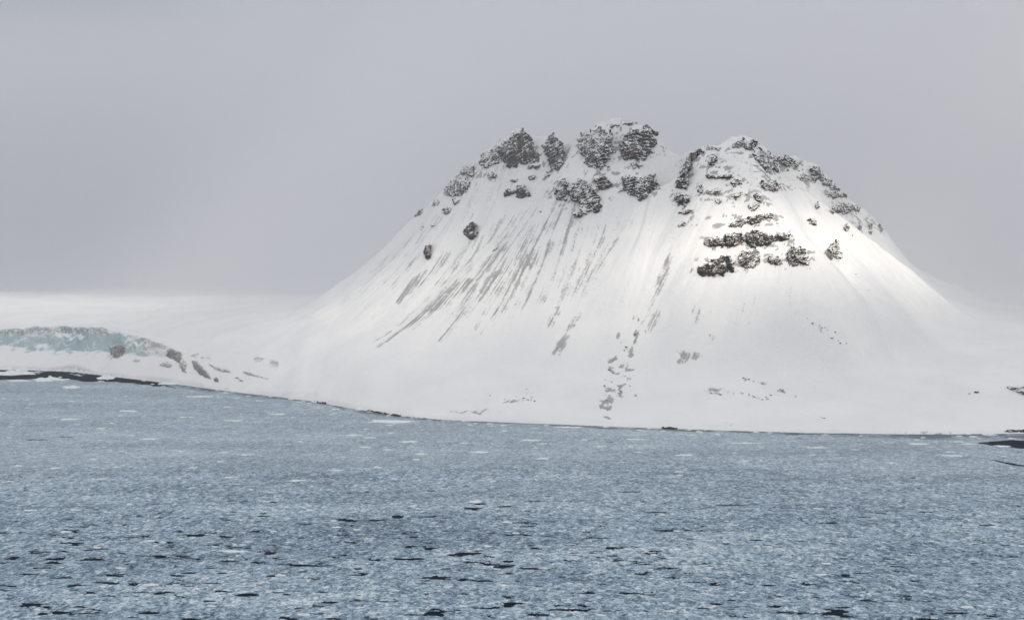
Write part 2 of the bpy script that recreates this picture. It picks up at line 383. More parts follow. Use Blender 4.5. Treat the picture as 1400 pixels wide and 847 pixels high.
pat = 0.37 + 0.34 * l1f + 0.20 * l2f + 0.55 * fbm(X / 9, Y / 12, o=4, s=51)
deb = np.clip(w * np.clip(pat, 0, 1.4) * 1.05, 0, 1.2)
spk = sstep(0.0, 0.30, fbm(X / 6, Y / 8, o=4, s=53) + 0.14 * l1f)
deb = np.maximum(deb, near * w2 * spk * 1.1)
w3 = np.zeros_like(Z)
for x1, y1, x2, y2, hw in ((620, 255, 700, 205, 20), (700, 200, 760, 215, 26), (765, 265, 820, 265, 26), (800, 195, 890, 190, 34), (815, 240, 890, 250, 24), (935, 235, 960, 210, 16), (960, 215, 1010, 250, 18), (960, 262, 1040, 275, 16),
                           (1000, 200, 1060, 205, 14), (1030, 215, 1120, 245, 20), (1115, 240, 1150, 265, 14), (1140, 285, 1205, 310, 12), (975, 300, 1060, 300, 12), (965, 330, 1085, 328, 14), (955, 365, 1105, 352, 16), (925, 265, 945, 300, 14), (1045, 245, 1075, 260, 14)):
    dx, dy = x2 - x1, y2 - y1; t = np.clip(((jx - x1) * dx + (jy - y1) * dy) / (dx * dx + dy * dy), 0, 1)
    w3 = np.maximum(w3, 1 - sstep(0.3, 1.3, np.hypot(jx - x1 - t * dx, jy - y1 - t * dy) / hw))
strat = vnoise(X / 26, Y / 26, Z / 4.5, s=57)
spk3 = sstep(0.10, 0.34, fbm(X / 6, Y / 6, Z / 4, o=4, s=56) + 0.35 * strat + 0.1 * l1f)
deb = np.maximum(deb, near * w3 * spk3 * 1.2)
Z = Z - 0.9 * sstep(0.1, 0.8, deb) * near
faint = isM * stp * np.clip(0.20 * l1f + 0.12 * l2f + 0.1 * l3f - 0.13, 0, 0.40) * (1 - 0.5 * sstep(900, 1000, qx))
deb = np.maximum(deb, faint * (qx < 1300))

def sample(A, x, y):
    i = np.interp(y, gy, np.arange(len(gy))); j = np.interp(x, gx, np.arange(len(gx))); return bil(A, i, j)
ny, nx = Z.shape
V = np.stack([X, Y, Z], -1).reshape(-1, 3); A = {'debris': deb.ravel()}
qf = grid_faces(ny, nx)
zc = Z.ravel()[qf].max(1); above = zc > -4
mm = (isM.ravel()[qf].mean(1) > 0.5)
for nm, sel, lab in (('snowfield', ~mm & above, 'flat white snowfield between the shore and the foggy horizon'), ('mountain', mm & above, 'snow covered twin topped mountain rising behind the icy water')):
    v, f, a = compact(V, qf[sel], A); o = link_mesh(nm, v, f, M['snow'], a); tag(o, lab, nm, kind='structure')

# ------------------------------------------------------------------ glacier front on the left
gtop = [(-700, 470), (-300, 462), (-60, 455), (0, 449), (60, 446), (130, 447), (150, 452), (200, 465), (260, 487), (310, 503), (370, 517), (420, 528)]
gxs, gzs = [], []
for a, b in gtop:
    x0, y0 = sea_at(a, float(np.interp(a, [p[0] for p in shore_px], [p[1] for p in shore_px]))); Yc = y0 + 85
    x1, z1 = unp(a, b, Yc); gxs.append(float(x1)); gzs.append(float(z1))
ua = np.arange(gxs[0], gxs[-1], 1.8); da = np.concatenate([np.arange(-6, 110, 1.2), 110 * 1.07 ** np.arange(0, 22)])
U, DD = np.meshgrid(ua, da)
top = np.interp(U, gxs, gzs) + 1.6 * fbm(U / 16, 2.2, o=3, s=80)
wob = 12 * fbm(U / 70, DD / 34, o=3, s=81) + 4 * fbm(U / 16, DD / 14, o=3, s=82)
dd = DD + wob * sstep(15, 50, DD) * (1 - sstep(100, 200, DD))
apr = 3.0 * sstep(-3, 6, dd) + 13 * sstep(0, 60, dd) * np.clip(top / 60, .2, 1) - 3
cl = 0.25 * sstep(40, 62, dd) + 0.75 * sstep(55, 92, dd)
GZ = apr + (top - apr) * cl
lum = fbm(U / 22, DD / 13, GZ / 14, o=5, s=83)
GZ = GZ + 3.4 * lum * cl * (1 - sstep(80, 130, dd)) * np.clip(top / 60, .15, 1) + 0.8 * fbm(U / 12, DD / 12, o=3, s=85)
GY = shore(U) * (1 - sstep(4, 40, DD)) + shore_s(U) * sstep(4, 40, DD) + DD
Pl = plain(U, GY)[0]
back = sstep(100, 420, DD); GZ = GZ * (1 - back) + (np.minimum(GZ, Pl) - 8) * back
GY = GY + 3.2 * fbm(U / 16, GZ / 12, o=4, s=84) * cl * (1 - sstep(84, 120, dd))
GZ = np.where(DD < 95, np.maximum(GZ, Pl + 1.2 * sstep(10, 60, DD)), GZ)
endf = sstep(gxs[-1] - 60, gxs[-1] - 5, U); GZ = GZ * (1 - endf) + (Pl - 4) * endf
gpx, gpy = proj(U, GY, GZ)
snowa = 0.55 * (1 - sstep(22, 60, dd)) + 0.5 * sstep(150, 240, gpx) + 0.6 * sstep(84, 120, dd) + 0.25 * (gpx < -100) - 0.04
dirt = 0.55 * sstep(0.0, 0.5, fbm(U / 30, GZ / 10, o=3, s=90)) * sstep(120, 190, gpx) * cl * (1 - sstep(84, 100, dd)) + .42 * (gpx < 148) * sstep(74, 82, dd) * (1 - sstep(86, 94, dd))
gv = np.stack([U, GY, GZ], -1).reshape(-1, 3)
glac = link_mesh('glacier', gv, grid_faces(*U.shape), M['glacier'], {'snow': snowa.ravel(), 'dirt': dirt.ravel()})
tag(glac, 'pale turquoise glacier front with white snow slopes above the dark shore water', 'glacier')

# ------------------------------------------------------------------ rays onto the surface
def cast(px, py, step=2.5):
    a, b = ray(px, py); hitY = np.full(a.shape, np.nan); Yv = 1480.0
    while Yv < 2650:
        m = np.isnan(hitY)
        zz = sample(Z, a[m] * Yv, np.full(m.sum(), Yv)); hit = (H + b[m] * Yv) <= zz
        idx = np.flatnonzero(m)[hit]; hitY[idx] = Yv - step * 0.5
        Yv += step
    return hitY
def cast_glacier(px, py):
    a, b = ray(px, py); out = np.full(a.shape, np.nan); fl = gpx.ravel(); fp = gpy.ravel(); fyv = GY.ravel()
    vis = (DD.ravel() < 108)
    for k in range(len(a)):
        d = np.hypot(fl[vis] - px[k], fp[vis] - py[k]); j = np.argmin(d); out[k] = fyv[vis][j]
    return out
def inside(px, py, poly):
    """signed distance to a closed polygon (positive inside)"""
    n = len(poly); d = np.full(px.shape, 1e9); c = np.zeros(px.shape, bool)
    for i in range(n):
        x1, y1 = poly[i]; x2, y2 = poly[(i + 1) % n]
        t = np.clip(((px - x1) * (x2 - x1) + (py - y1) * (y2 - y1)) / ((x2 - x1) ** 2 + (y2 - y1) ** 2 + 1e-9), 0, 1)
        d = np.minimum(d, np.hypot(px - x1 - t * (x2 - x1), py - y1 - t * (y2 - y1)))
        cr = ((y1 > py) != (y2 > py)) & (px < (x2 - x1) * (py - y1) / (y2 - y1 + 1e-12) + x1); c ^= cr
    return np.where(c, d, -d)
def outcrop(name, poly, snow, label, cat='rock outcrop', group='rock outcrops on the snowy mountain', mat='rock', jut=0.6, caster=cast, step=0.8, seed=None, rough=1.0, ragged=None):
    seed = seed or (abs(hash(label)) % 1000 if False else sum(map(ord, label)) % 997)
    P_ = np.array(poly, float); x0, y0 = P_.min(0) - 3; x1, y1 = P_.max(0) + 3
    xs = np.arange(x0, x1, step); ys = np.arange(y0, y1, step); GX, GYp = np.meshgrid(xs, ys)
    sd = inside(GX, GYp, poly); small = min(x1 - x0, y1 - y0)
    rg = ragged if ragged is not None else min(7.0, small * 0.30) * (0.55 if snow < -.1 else 1.0)
    sd = sd + rg * fbm(GX / 7, GYp / 6, o=3, s=seed) + 0.35 * rg * vnoise(GX / 2.6, GYp / 2.3, s=seed + 3) - 0.1 * rg
    ins = sd > 0
    if ins.sum() < 6: ins = sd > -1.5
    ins &= GYp > np.interp(GX, [p[0] for p in sky_px], [p[1] for p in sky_px]) - 4
    if small < 16:      # a small rock is one piece: keep its largest connected part
        lab_ = np.where(ins, np.arange(ins.size).reshape(ins.shape) + 1, 0)
        for _ in range(200):
            n_ = lab_.copy()
            n_[1:] = np.maximum(n_[1:], lab_[:-1]); n_[:-1] = np.maximum(n_[:-1], lab_[1:]); n_[:, 1:] = np.maximum(n_[:, 1:], lab_[:, :-1]); n_[:, :-1] = np.maximum(n_[:, :-1], lab_[:, 1:])
            n_ = np.where(ins, n_, 0)
            if (n_ == lab_).all(): break
            lab_ = n_
        v_, c_ = np.unique(lab_[ins], return_counts=True); ins = lab_ == v_[np.argmax(c_)]
    idx = -np.ones(GX.shape, int); idx[ins] = np.arange(ins.sum())
    px = GX[ins]; py = GYp[ins]
    Yh = caster(px, py)
    ok = ~np.isnan(Yh)
    if not ok.any():
        Yh = np.interp(px, [p[0] for p in sky_px], [p[2] for p in sky_px]); ok[:] = True
    if not ok.all():
        for k in np.flatnonzero(~ok):
            m = ok & (py >= py[k]); m = m if m.any() else ok
            j = np.flatnonzero(m); Yh[k] = Yh[j[np.argmin(np.abs(px[j] - px[k]) * 1.0 + np.abs(py[j] - py[k]) * .3)]] + 1.0
    a, b = ray(px, py); bx, by, bz = a * Yh, Yh.copy(), H + b * Yh
    # bottom of each column: the rock wall rises above it more steeply than the slope
    ci = np.round((px - x0) / step).astype(int); yb = np.full(ci.max() + 2, 1e9); zb = np.full(ci.max() + 2, 1e9)
    for k in range(len(ci)):
        if by[k] < yb[ci[k]]: yb[ci[k]] = by[k]; zb[ci[k]] = bz[k]
    yb = np.array([np.min(yb[max(0, i - 3):i + 4]) for i in range(len(yb))])
    off = np.clip((by - yb[ci]) * jut, 0, 26)
    yt = np.full(len(yb), -1e9)
    np.maximum.at(yt, ci, bz); zb = np.full(len(yb), 1e9); np.minimum.at(zb, ci, bz); hrel = (bz - zb[ci]) / np.maximum(yt[ci] - zb[ci], 4.0)
    e = sstep(0, 3.0, sd[ins]); S_ = rough
    st_ = (bz + 0.12 * bx + 2.2 * fbm(bx / 14, bz / 20, o=2, s=44)) / (3.6 + 1.2 * vnoise(bx / 60, 1.5, s=4)); saw = st_ - np.floor(st_)
    rel = 2.6 * fbm(bx / 8, bz / 8, by / 30, o=4, s=seed + 9) + 0.8 * np.abs(vnoise(bx / 3.2, bz / 3.6, s=seed + 12)) + 3.6 * vnoise(bx / 7.0 + 0.3 * bz / 7, bz / 22, s=seed + 15) + 1.8 * np.abs(vnoise(bx / 4.5 - bz / 9, bz / 8, s=seed + 25)) + 0.5 * (saw - 0.5) * (0.5 + 0.5 * vnoise(bx / 9, bz / 9, s=seed + 17))
    off = off + (0.8 + rel * S_) * e
    # ledges: quantise height a little
    fy = by - off; frontx = bx * fy / by; frontz = bz.copy()
    frontz = H + b * fy
    frontx += 0.5 * vnoise(bx / 2, bz / 2, s=seed + 20); frontz += 0.5 * vnoise(bx / 2 + 9, bz / 2, s=seed + 21)
    V1 = np.stack([frontx, fy, frontz], -1); V2 = np.stack([bx, by + 5, bz - 3.0], -1)
    n = len(V1)
    c = idx; q = (c[:-1, :-1] >= 0) & (c[:-1, 1:] >= 0) & (c[1:, 1:] >= 0) & (c[1:, :-1] >= 0)
    qa = np.stack([c[:-1, :-1], c[1:, :-1], c[1:, 1:], c[:-1, 1:]], -1)[q]
    if len(qa) == 0: return None
    # boundary edges -> side walls
    E = np.concatenate([qa[:, [0, 1]], qa[:, [1, 2]], qa[:, [2, 3]], qa[:, [3, 0]]])
    key = E[:, 0] * n + E[:, 1]; rkey = E[:, 1] * n + E[:, 0]; bd = E[~np.isin(key, rkey)]
    walls = np.stack([bd[:, 1], bd[:, 0], bd[:, 0] + n, bd[:, 1] + n], -1)
    Fq = np.concatenate([qa, qa[:, ::-1] + n, walls])
    VV = np.concatenate([V1, V2]); vsn = np.full(len(VV), snow) + 0.25 * np.concatenate([1 - e, 1 - e]) + 0.34 * (np.concatenate([hrel, hrel]) - 0.45)
    VV, Fq, aa = compact(VV, Fq, {'snow': vsn})
    piv = VV[:, :].mean(0); piv[2] = VV[:, 2].min()
    o = link_mesh(name, VV - piv, Fq, M[mat], aa, smooth=False); o.location = piv
    return tag(o, label, cat, group)
def blob(cx, cy, w_, h_, tilt=0, k=9, seed=1):
    r = random.Random(seed); pts = []
    for i in range(k):
        a = 2 * math.pi * i / k; q = 0.82 + 0.3 * r.random()
        x = math.cos(a) * w_ / 2 * q; y = math.sin(a) * h_ / 2 * q; t = R(tilt)
        pts.append((cx + x * math.cos(t) - y * math.sin(t), cy + x * math.sin(t) + y * math.cos(t)))
    return pts
OC = [
 ([(666,222),(671,205),(684,195),(700,184),(716,176),(724,184),(737,211),(738,220),(729,222),(708,228),(695,230),(687,219)], -.16, 'largest dark crag on the left shoulder, its top forming the skyline'),
 (blob(729,228,18,11,-15,8,2), -.08, 'small dark block touching the right foot of the largest left shoulder crag'),
 ([(740,200),(748,188),(757,182),(769,192),(773,215),(767,231),(752,233),(748,216)], -.08, 'dark almond shaped crag between the left shoulder and the main summit'),
 ([(628,239),(628,218),(634,216),(648,224),(648,234),(641,238)], .10, 'pale blocky pinnacle at the left end of the left shoulder ridge'),
 ([(652,225),(657,209),(666,206),(678,207),(684,222),(664,229)], .10, 'snow dusted crag joining the largest left crag to the left pinnacle'),
 ([(606,262),(614,247),(628,242),(641,246),(641,259),(630,268),(614,270)], .02, 'grey crag on the left skyline below the blocky pinnacle'),
 (blob(623,275,17,9,-10,8,4), .10, 'thin grey ledge just under the grey left skyline crag'),
 (blob(596,277,10,15,10,8,5), .12, 'small pale upright rock on the left skyline'),
 (blob(610,289,11,12,0,8,6), -.05, 'small square dark rock below the pale upright rock'),
 (blob(574,290,12,10,-40,8,7), .10, 'faint rock at the lowest point of the left skyline crags'),
 (blob(577,310,6,13,15,7,8), .0, 'tiny narrow rock standing on the left flank edge'),
 (blob(593,308,6,6,0,7,9), .0, 'tiny round rock right of the narrow left flank rock'),
 ([(690,270),(690,258),(701,260),(707,254),(717,254),(722,262),(728,268),(724,270),(713,270),(708,274),(703,266)], -.22, 'dark arch shaped rock alone in the snow below the largest left crag'),
 (blob(643,315,23,24,5,9,11), -.26, 'dark round rock alone low on the left flank'),
 (blob(584,343,15,25,8,9,12), -.24, 'dark upright rock lowest on the left flank'),
 (blob(704,246,9,6,-20,7,13), .0, 'small dark fleck of rock above the arch shaped rock'),
 (blob(727,242,13,7,-10,7,14), .02, 'small flat rock below the largest left crag right of the fleck'),
 (blob(747,242,12,12,-30,8,15), -.02, 'small slanting rock below the almond shaped crag'),
 (blob(672,240,16,12,-15,8,16), .12, 'faint snow filled rock below the joining crag'),
 (blob(768,258,20,28,35,9,17), .06, 'slanting mottled outcrop left of the mountain centre'),
 ([(770,275),(775,262),(785,246),(800,243),(812,250),(818,262),(820,280),(808,284),(800,296),(785,296),(790,280),(778,272)], .14, 'large speckled snowy outcrop in the mountain centre'),
 (blob(826,250,25,22,0,9,19), -.18, 'dark rounded crag just under the main summit cliffs'),
 (blob(816,282,12,20,5,8,20), -.30, 'small black rock at the lower tip of the speckled central outcrop'),
 ([(792,190),(793,179),(806,177),(826,172),(838,180),(840,210),(832,224),(815,232),(800,222),(793,208)], .12, 'left half of the main summit cliff, thickly dusted with snow'),
 ([(851,196),(856,182),(868,174),(884,172),(892,182),(898,195),(887,214),(884,218),(868,220),(852,218),(850,208)], -.06, 'right half of the main summit cliff, the darker half'),
 (blob(869,226,17,10,0,8,22), .04, 'small broken ledge under the darker half of the summit cliff'),
 ([(847,262),(850,244),(862,237),(878,240),(893,237),(899,247),(899,258),(888,268),(874,273),(858,266)], -.02, 'broad grey crag beneath the main summit right of centre'),
 ([(838,172),(845,168),(858,166),(872,166),(889,170),(888,174),(870,171),(852,172),(842,176)], .08, 'thin rock rim along the very top of the main summit'),
 (blob(894,180,9,14,-35,7,24), .08, 'thin rock edge at the right end of the main summit rim'),
 (blob(739,289,5,5,0,6,25), -.2, 'tiny dark rock alone below the slanting mottled outcrop'),
 (blob(677,340,12,3.5,-38,7,26), -.1, 'short dark rock sliver between the grey debris streaks'),
 ([(922,257),(927,240),(932,228),(938,214),(950,203),(958,199),(965,207),(954,215),(945,224),(941,240),(941,257)], -.10, 'long dark rib edging the snow gully left of the second summit'),
 (blob(933,272,25,20,-5,9,28), -.08, 'dark crag below the long rib beside the snow gully'),
 (blob(937,289,20,9,-8,8,29), -.02, 'low crag under the dark crag beside the snow gully'),
 (blob(932,306,16,10,-10,8,30), .14, 'faint lowest crag beside the snow gully'),
 ([(965,243),(966,235),(978,238),(992,236),(1000,234),(1004,242),(994,244),(980,246)], -.08, 'dark horizontal ledge below the second summit rib'),
 (blob(974,219,15,17,30,8,32), .04, 'sloping rock below the tip of the second summit rib'),
 (blob(1007,251,15,9,5,8,33), -.06, 'small ledge at the right end of the dark horizontal ledge'),
 (blob(957,260,11,9,0,8,34), .02, 'small brown rock between the gully crags and the spur'),
 (blob(973,261,19,13,0,8,35), .04, 'warm brown crag high on the spur, upper left'),
 (blob(983,273,12,16,0,8,36), .04, 'warm brown pointed rock hanging under the upper spur crag'),
 (blob(1006,268,26,12,-15,8,37), .10, 'pale tan ledge high on the spur under the small ledge'),
 ([(1027,268),(1034,262),(1041,262),(1041,277),(1035,274),(1029,270)], -.18, 'small dark triangular tooth on the spur edge'),
 (blob(1030,281,25,13,0,9,39), .20, 'barely showing snow buried rock under the triangular tooth'),
 ([(993,311),(999,303),(1014,300),(1030,294),(1056,289),(1060,300),(1048,302),(1037,306),(1020,308),(1006,313)], -.12, 'uppermost of the three dark cliff bands on the spur'),
 ([(963,333),(971,325),(985,321),(999,317),(1014,316),(1018,324),(1017,336),(1001,339),(983,337),(969,340)], -.16, 'left part of the middle dark cliff band on the spur'),
 ([(1019,334),(1020,318),(1034,315),(1050,318),(1064,319),(1081,318),(1083,329),(1070,330),(1053,333),(1046,337),(1034,339)], -.28, 'black right part of the middle cliff band on the spur'),
 ([(950,370),(958,362),(972,355),(985,351),(999,346),(1003,356),(1004,372),(988,376),(971,380),(956,376)], -.26, 'dark left end of the lowest cliff band on the spur'),
 ([(1006,349),(1018,343),(1038,342),(1041,354),(1034,365),(1020,368),(1010,364)], -.08, 'second block from the left in the lowest cliff band'),
 (blob(1058,355,22,19,0,9,45), .0, 'tan block third from the left in the lowest cliff band'),
 ([(1075,342),(1085,336),(1098,338),(1106,350),(1107,361),(1096,362),(1090,367),(1080,362),(1077,352)], -.03, 'sunlit brown block at the right end of the lowest cliff band'),
 ([(1134,338),(1144,330),(1148,338),(1153,350),(1148,357),(1137,355)], .12, 'sunlit tan rock alone in snow right of the spur'),
 ([(996,196),(1006,192),(1018,188),(1030,192),(1041,198),(1040,204),(1024,203),(1010,206),(1000,202)], -.02, 'dark cap rock on top of the second summit'),
 ([(1026,208),(1040,206),(1056,210),(1064,220),(1064,232),(1050,236),(1038,226),(1028,218)], .08, 'large speckled outcrop right below the second summit cap'),
 ([(1064,214),(1080,216),(1094,220),(1092,233),(1078,231),(1066,226)], .12, 'speckled skyline outcrop right of the second summit cap'),
 (blob(1056,253,28,22,10,9,50), .10, 'scattered grey rocks in the hollow right of the spur top'),
 (blob(977,202,20,7,5,8,61), .14, 'faint rock rim on the skyline left of the second summit cap'),
 ([(1110,226),(1116,222),(1126,228),(1134,240),(1146,256),(1140,257),(1126,252),(1114,247),(1110,238)], .06, 'grey crag where the right skyline bends steeply down'),
 (blob(1100,244,20,12,10,8,52), .14, 'faint speckled rock left of the bending skyline crag'),
 ([(1121,267),(1130,261),(1146,260),(1160,265),(1150,269),(1136,270)], .0, 'low grey ledge under the bending skyline crag'),
 ([(1136,290),(1138,279),(1152,276),(1170,280),(1186,284),(1184,290),(1166,288),(1158,292),(1146,291)], -.04, 'long grey ledge near the right skyline'),
 (blob(1118,280,6,14,5,7,55), -.04, 'tiny narrow rock left of the long grey right ledge'),
 (blob(1157,310,6,16,8,7,56), -.06, 'leftmost of the four rock pillars near the right skyline'),
 (blob(1178,311,5,18,-3,7,57), -.06, 'second from left of the four rock pillars near the right skyline'),
 (blob(1191,311,5,18,0,7,58), -.06, 'third from left of the four rock pillars near the right skyline'),
 (blob(1205,310,12,19,0,8,59), .04, 'rightmost and widest of the four rock pillars near the right skyline'),
 (blob(1110,302,18,10,25,8,60), .14, 'faint rocks above the lone sunlit tan rock'),
 (blob(1168,322,8,4,0,7,62), .0, 'tiny dark ledge under the rock pillars'),
]
for poly, sn, lab in OC:
    outcrop('rock_outcrop', poly, sn * 1.5 if sn < 0 else sn, lab)
# rocks low on the apron and along the shore
outcrop('boulder', blob(1336, 535, 9, 4.5, -8, 7, 70), -.3, 'larger of two dark boulders in flat snow near the right shore', 'boulder', 'pair of boulders near the right shore', jut=1.0)
outcrop('boulder', blob(1326, 537.5, 5, 3.6, 0, 7, 71), -.3, 'smaller left one of two dark boulders near the right shore', 'boulder', 'pair of boulders near the right shore', jut=1.0)
outcrop('rock_outcrop', [(1373,529),(1385,526),(1420,525),(1450,530),(1440,542),(1400,540),(1386,534)], -.02, 'grey rock ledge at the right edge of the photo above the shore', group='rocks along the shore', ragged=0.8)
for poly, lab, sn in (([(1371,589),(1380,587),(1400,586),(1430,585),(1430,589),(1395,591),(1375,591)], 'flat black shore rock beside the open water on the far right', -.4),
                  ([(500,561),(504,558),(512,561),(530,564),(550,567),(546,570),(520,567),(504,564)], 'black wedge shaped shore rock where the bank bends on the left', -.4),
                  ([(425,549),(432,547),(446,549),(446,552),(428,552)], 'small dark shore rock left of the wedge shaped one', -.3),
                  ([(552,568),(570,569),(600,573),(640,576),(640,578),(600,576),(560,572)], 'long brown strip of bare shore bank right of the wedge shaped rock', -.1),
                  ([(903,583),(915,582),(927,584),(926,587),(908,587)], 'small black shore rock in the middle of the beach line', -.5)):
    outcrop('shore_rock', poly, sn, lab, 'shore rock', 'rocks along the shore', jut=0.9, step=0.6, rough=0.35, ragged=0.5)
# dirt stained ice faces in the glacier
for poly, sn, lab in (
    (blob(161,479,24,21,5,9,80), -.05, 'round grey stained ice patch in the white glacier slope'),
    (blob(186,492,14,8,5,8,81), .15, 'faint small stained patch below the round grey one'),
    ([(228,478),(234,474),(246,480),(250,490),(247,499),(236,492),(228,487)], -.12, 'uppermost brown stained ice cliff right of the glacier front'),
    (blob(229,498,20,10,5,8,82), .12, 'pale grey stained ice below the uppermost brown cliff'),
    ([(246,488),(256,492),(254,506),(258,510),(248,508),(244,498)], .05, 'narrow broken stained ice right of the uppermost brown cliff'),
    ([(262,492),(270,494),(284,508),(291,518),(286,519),(272,511),(264,504)], -.16, 'long slanting brown ice cliff in the middle of the stained row'),
    (blob(296,519,10,9,35,8,83), -.22, 'small dark stained ice knob at the lower end of the slanting cliff'),
    ([(284,497),(296,499),(314,505),(317,510),(304,509),(292,504)], .08, 'pale grey ledge above the slanting brown cliff'),
    (blob(281,489,16,5,12,8,84), .05, 'thin grey ice lens highest above the slanting cliff'),
    ([(314,514),(326,515),(334,521),(342,526),(336,524),(324,518)], .0, 'thin curved dirt line right of the dark knob'),
    ([(326,505),(340,508),(362,515),(378,517),(360,518),(338,512)], .0, 'long thin dirt line trailing off at the right end of the glacier')):
    outcrop('stained_ice_face', poly, sn, lab, 'ice face', 'dirt stained ice faces on the glacier', mat='dirty', jut=0.15, caster=cast_glacier, step=0.9, rough=0.2, ragged=1.6)

# ------------------------------------------------------------------ loose boulders scattered on the lower slopes
def rock_mesh(name, seed, mat, flat=0.7, snow=-.35):
    import bmesh
    bm = bmesh.new(); bmesh.ops.create_icosphere(bm, subdivisions=2, radius=1)
    co = np.array([v.co[:] for v in bm.verts]); n = vnoise(co[:, 0] * 1.7 + seed, co[:, 1] * 1.7, co[:, 2] * 1.7 + 5, s=seed)
    co = co * (1 + 0.38 * n)[:, None]; co[:, 2] = np.maximum(co[:, 2], -0.45) * flat
    for v, c in zip(bm.verts, co): v.co = c
    me = bpy.data.meshes.new(name); bm.to_mesh(me); bm.free(); me.materials.append(mat)
    at = me.attributes.new('snow', 'FLOAT', 'POINT'); at.data.foreach_set('value', np.full(len(me.vertices), snow, dtype=np.float32))
    return me
bms = [rock_mesh('boulder', s, M['rock']) for s in (3, 8, 21)]
bgroups = [
 ('small dark boulders in a loose trail on the snow below the sunlit lone rock', 'boulder trail low on the right slope', [(1111,440),(1120,444),(1124,446),(1131,450),(1137,462),(1139,461),(1146,466),(1149,470),(1157,470),(1128,447),(1142,452),(1104,436)], .7),
 ('small dark boulders in the scree tongue down the middle of the slope', 'boulders in the central scree tongue', [(833,540),(841,536),(846,538),(830,546),(836,551),(831,553),(838,546),(843,540),(848,534),(826,528),(829,520),(838,510),(833,505),(847,528),(861,528),(858,520),(865,480),(870,470),(856,474),(868,457)], .8),
 ('tiny dark stones sprinkled on the flat snow above the left centre shore', 'stones above the left centre shore', [(670,541),(705,541),(716,545),(722,547),(703,547),(727,543),(617,562),(690,546),(731,548),(720,531)], .6),
 ('tiny dark stones in curved lines on the snow above the right centre shore', 'stones above the right centre shore', [(1016,516),(1024,519),(1030,521),(1044,522),(1015,538),(1024,540),(1032,542),(1042,546),(1047,543),(1054,540),(1067,533),(1070,535),(1088,542),(1123,570),(1127,571),(963,534),(972,537),(985,540)], .7),
]
for lab, grp, pts, sz in bgroups:
    Ys = cast(np.array([p[0] for p in pts], float), np.array([p[1] for p in pts], float))
    for (a, b), Yh in zip(pts, Ys):
        x, z = unp(a, b, Yh); me = random.choice(bms)
        o = bpy.data.objects.new('boulder', me); col.objects.link(o); s = sz * random.uniform(.7, 1.7)
        o.location = (float(x), float(Yh), float(sample(Z, np.array([float(x)]), np.array([float(Yh)]))[0]) + 0.15 * s)
        o.rotation_euler = (random.uniform(-.2, .2), random.uniform(-.2, .2), random.uniform(0, 6.28)); o.scale = (s * 1.2, s, s)
        tag(o, lab, 'boulder', grp)

# ------------------------------------------------------------------ sea and brash ice
bx_ = 7000.
wv = np.array([(-bx_, -800, 0), (bx_, -800, 0), (bx_, 8000, 0), (-bx_, 8000, 0)], float)
tag(link_mesh('sea', wv, np.array([[0, 1, 2, 3]]), M['water'], smooth=False), 'black open sea water showing between the ice', 'sea', kind='structure')
ax = axis(-2300, -600, 620, 2300, 1.0, 1.05)
ay = [420.]; 
while ay[-1] < 2420: ay.append(ay[-1] + (1.0 if ay[-1] < 640 and ay[-1] > 600 else max(0.9, ay[-1] / 850)) if ay[-1] >= 640 else ay[-1] + 4)
ay = np.array(ay)
BX, BY = np.meshgrid(ax, ay)
d = shore(BX) - BY
bpx, bpy_ = proj(BX, BY, 0 * BX)
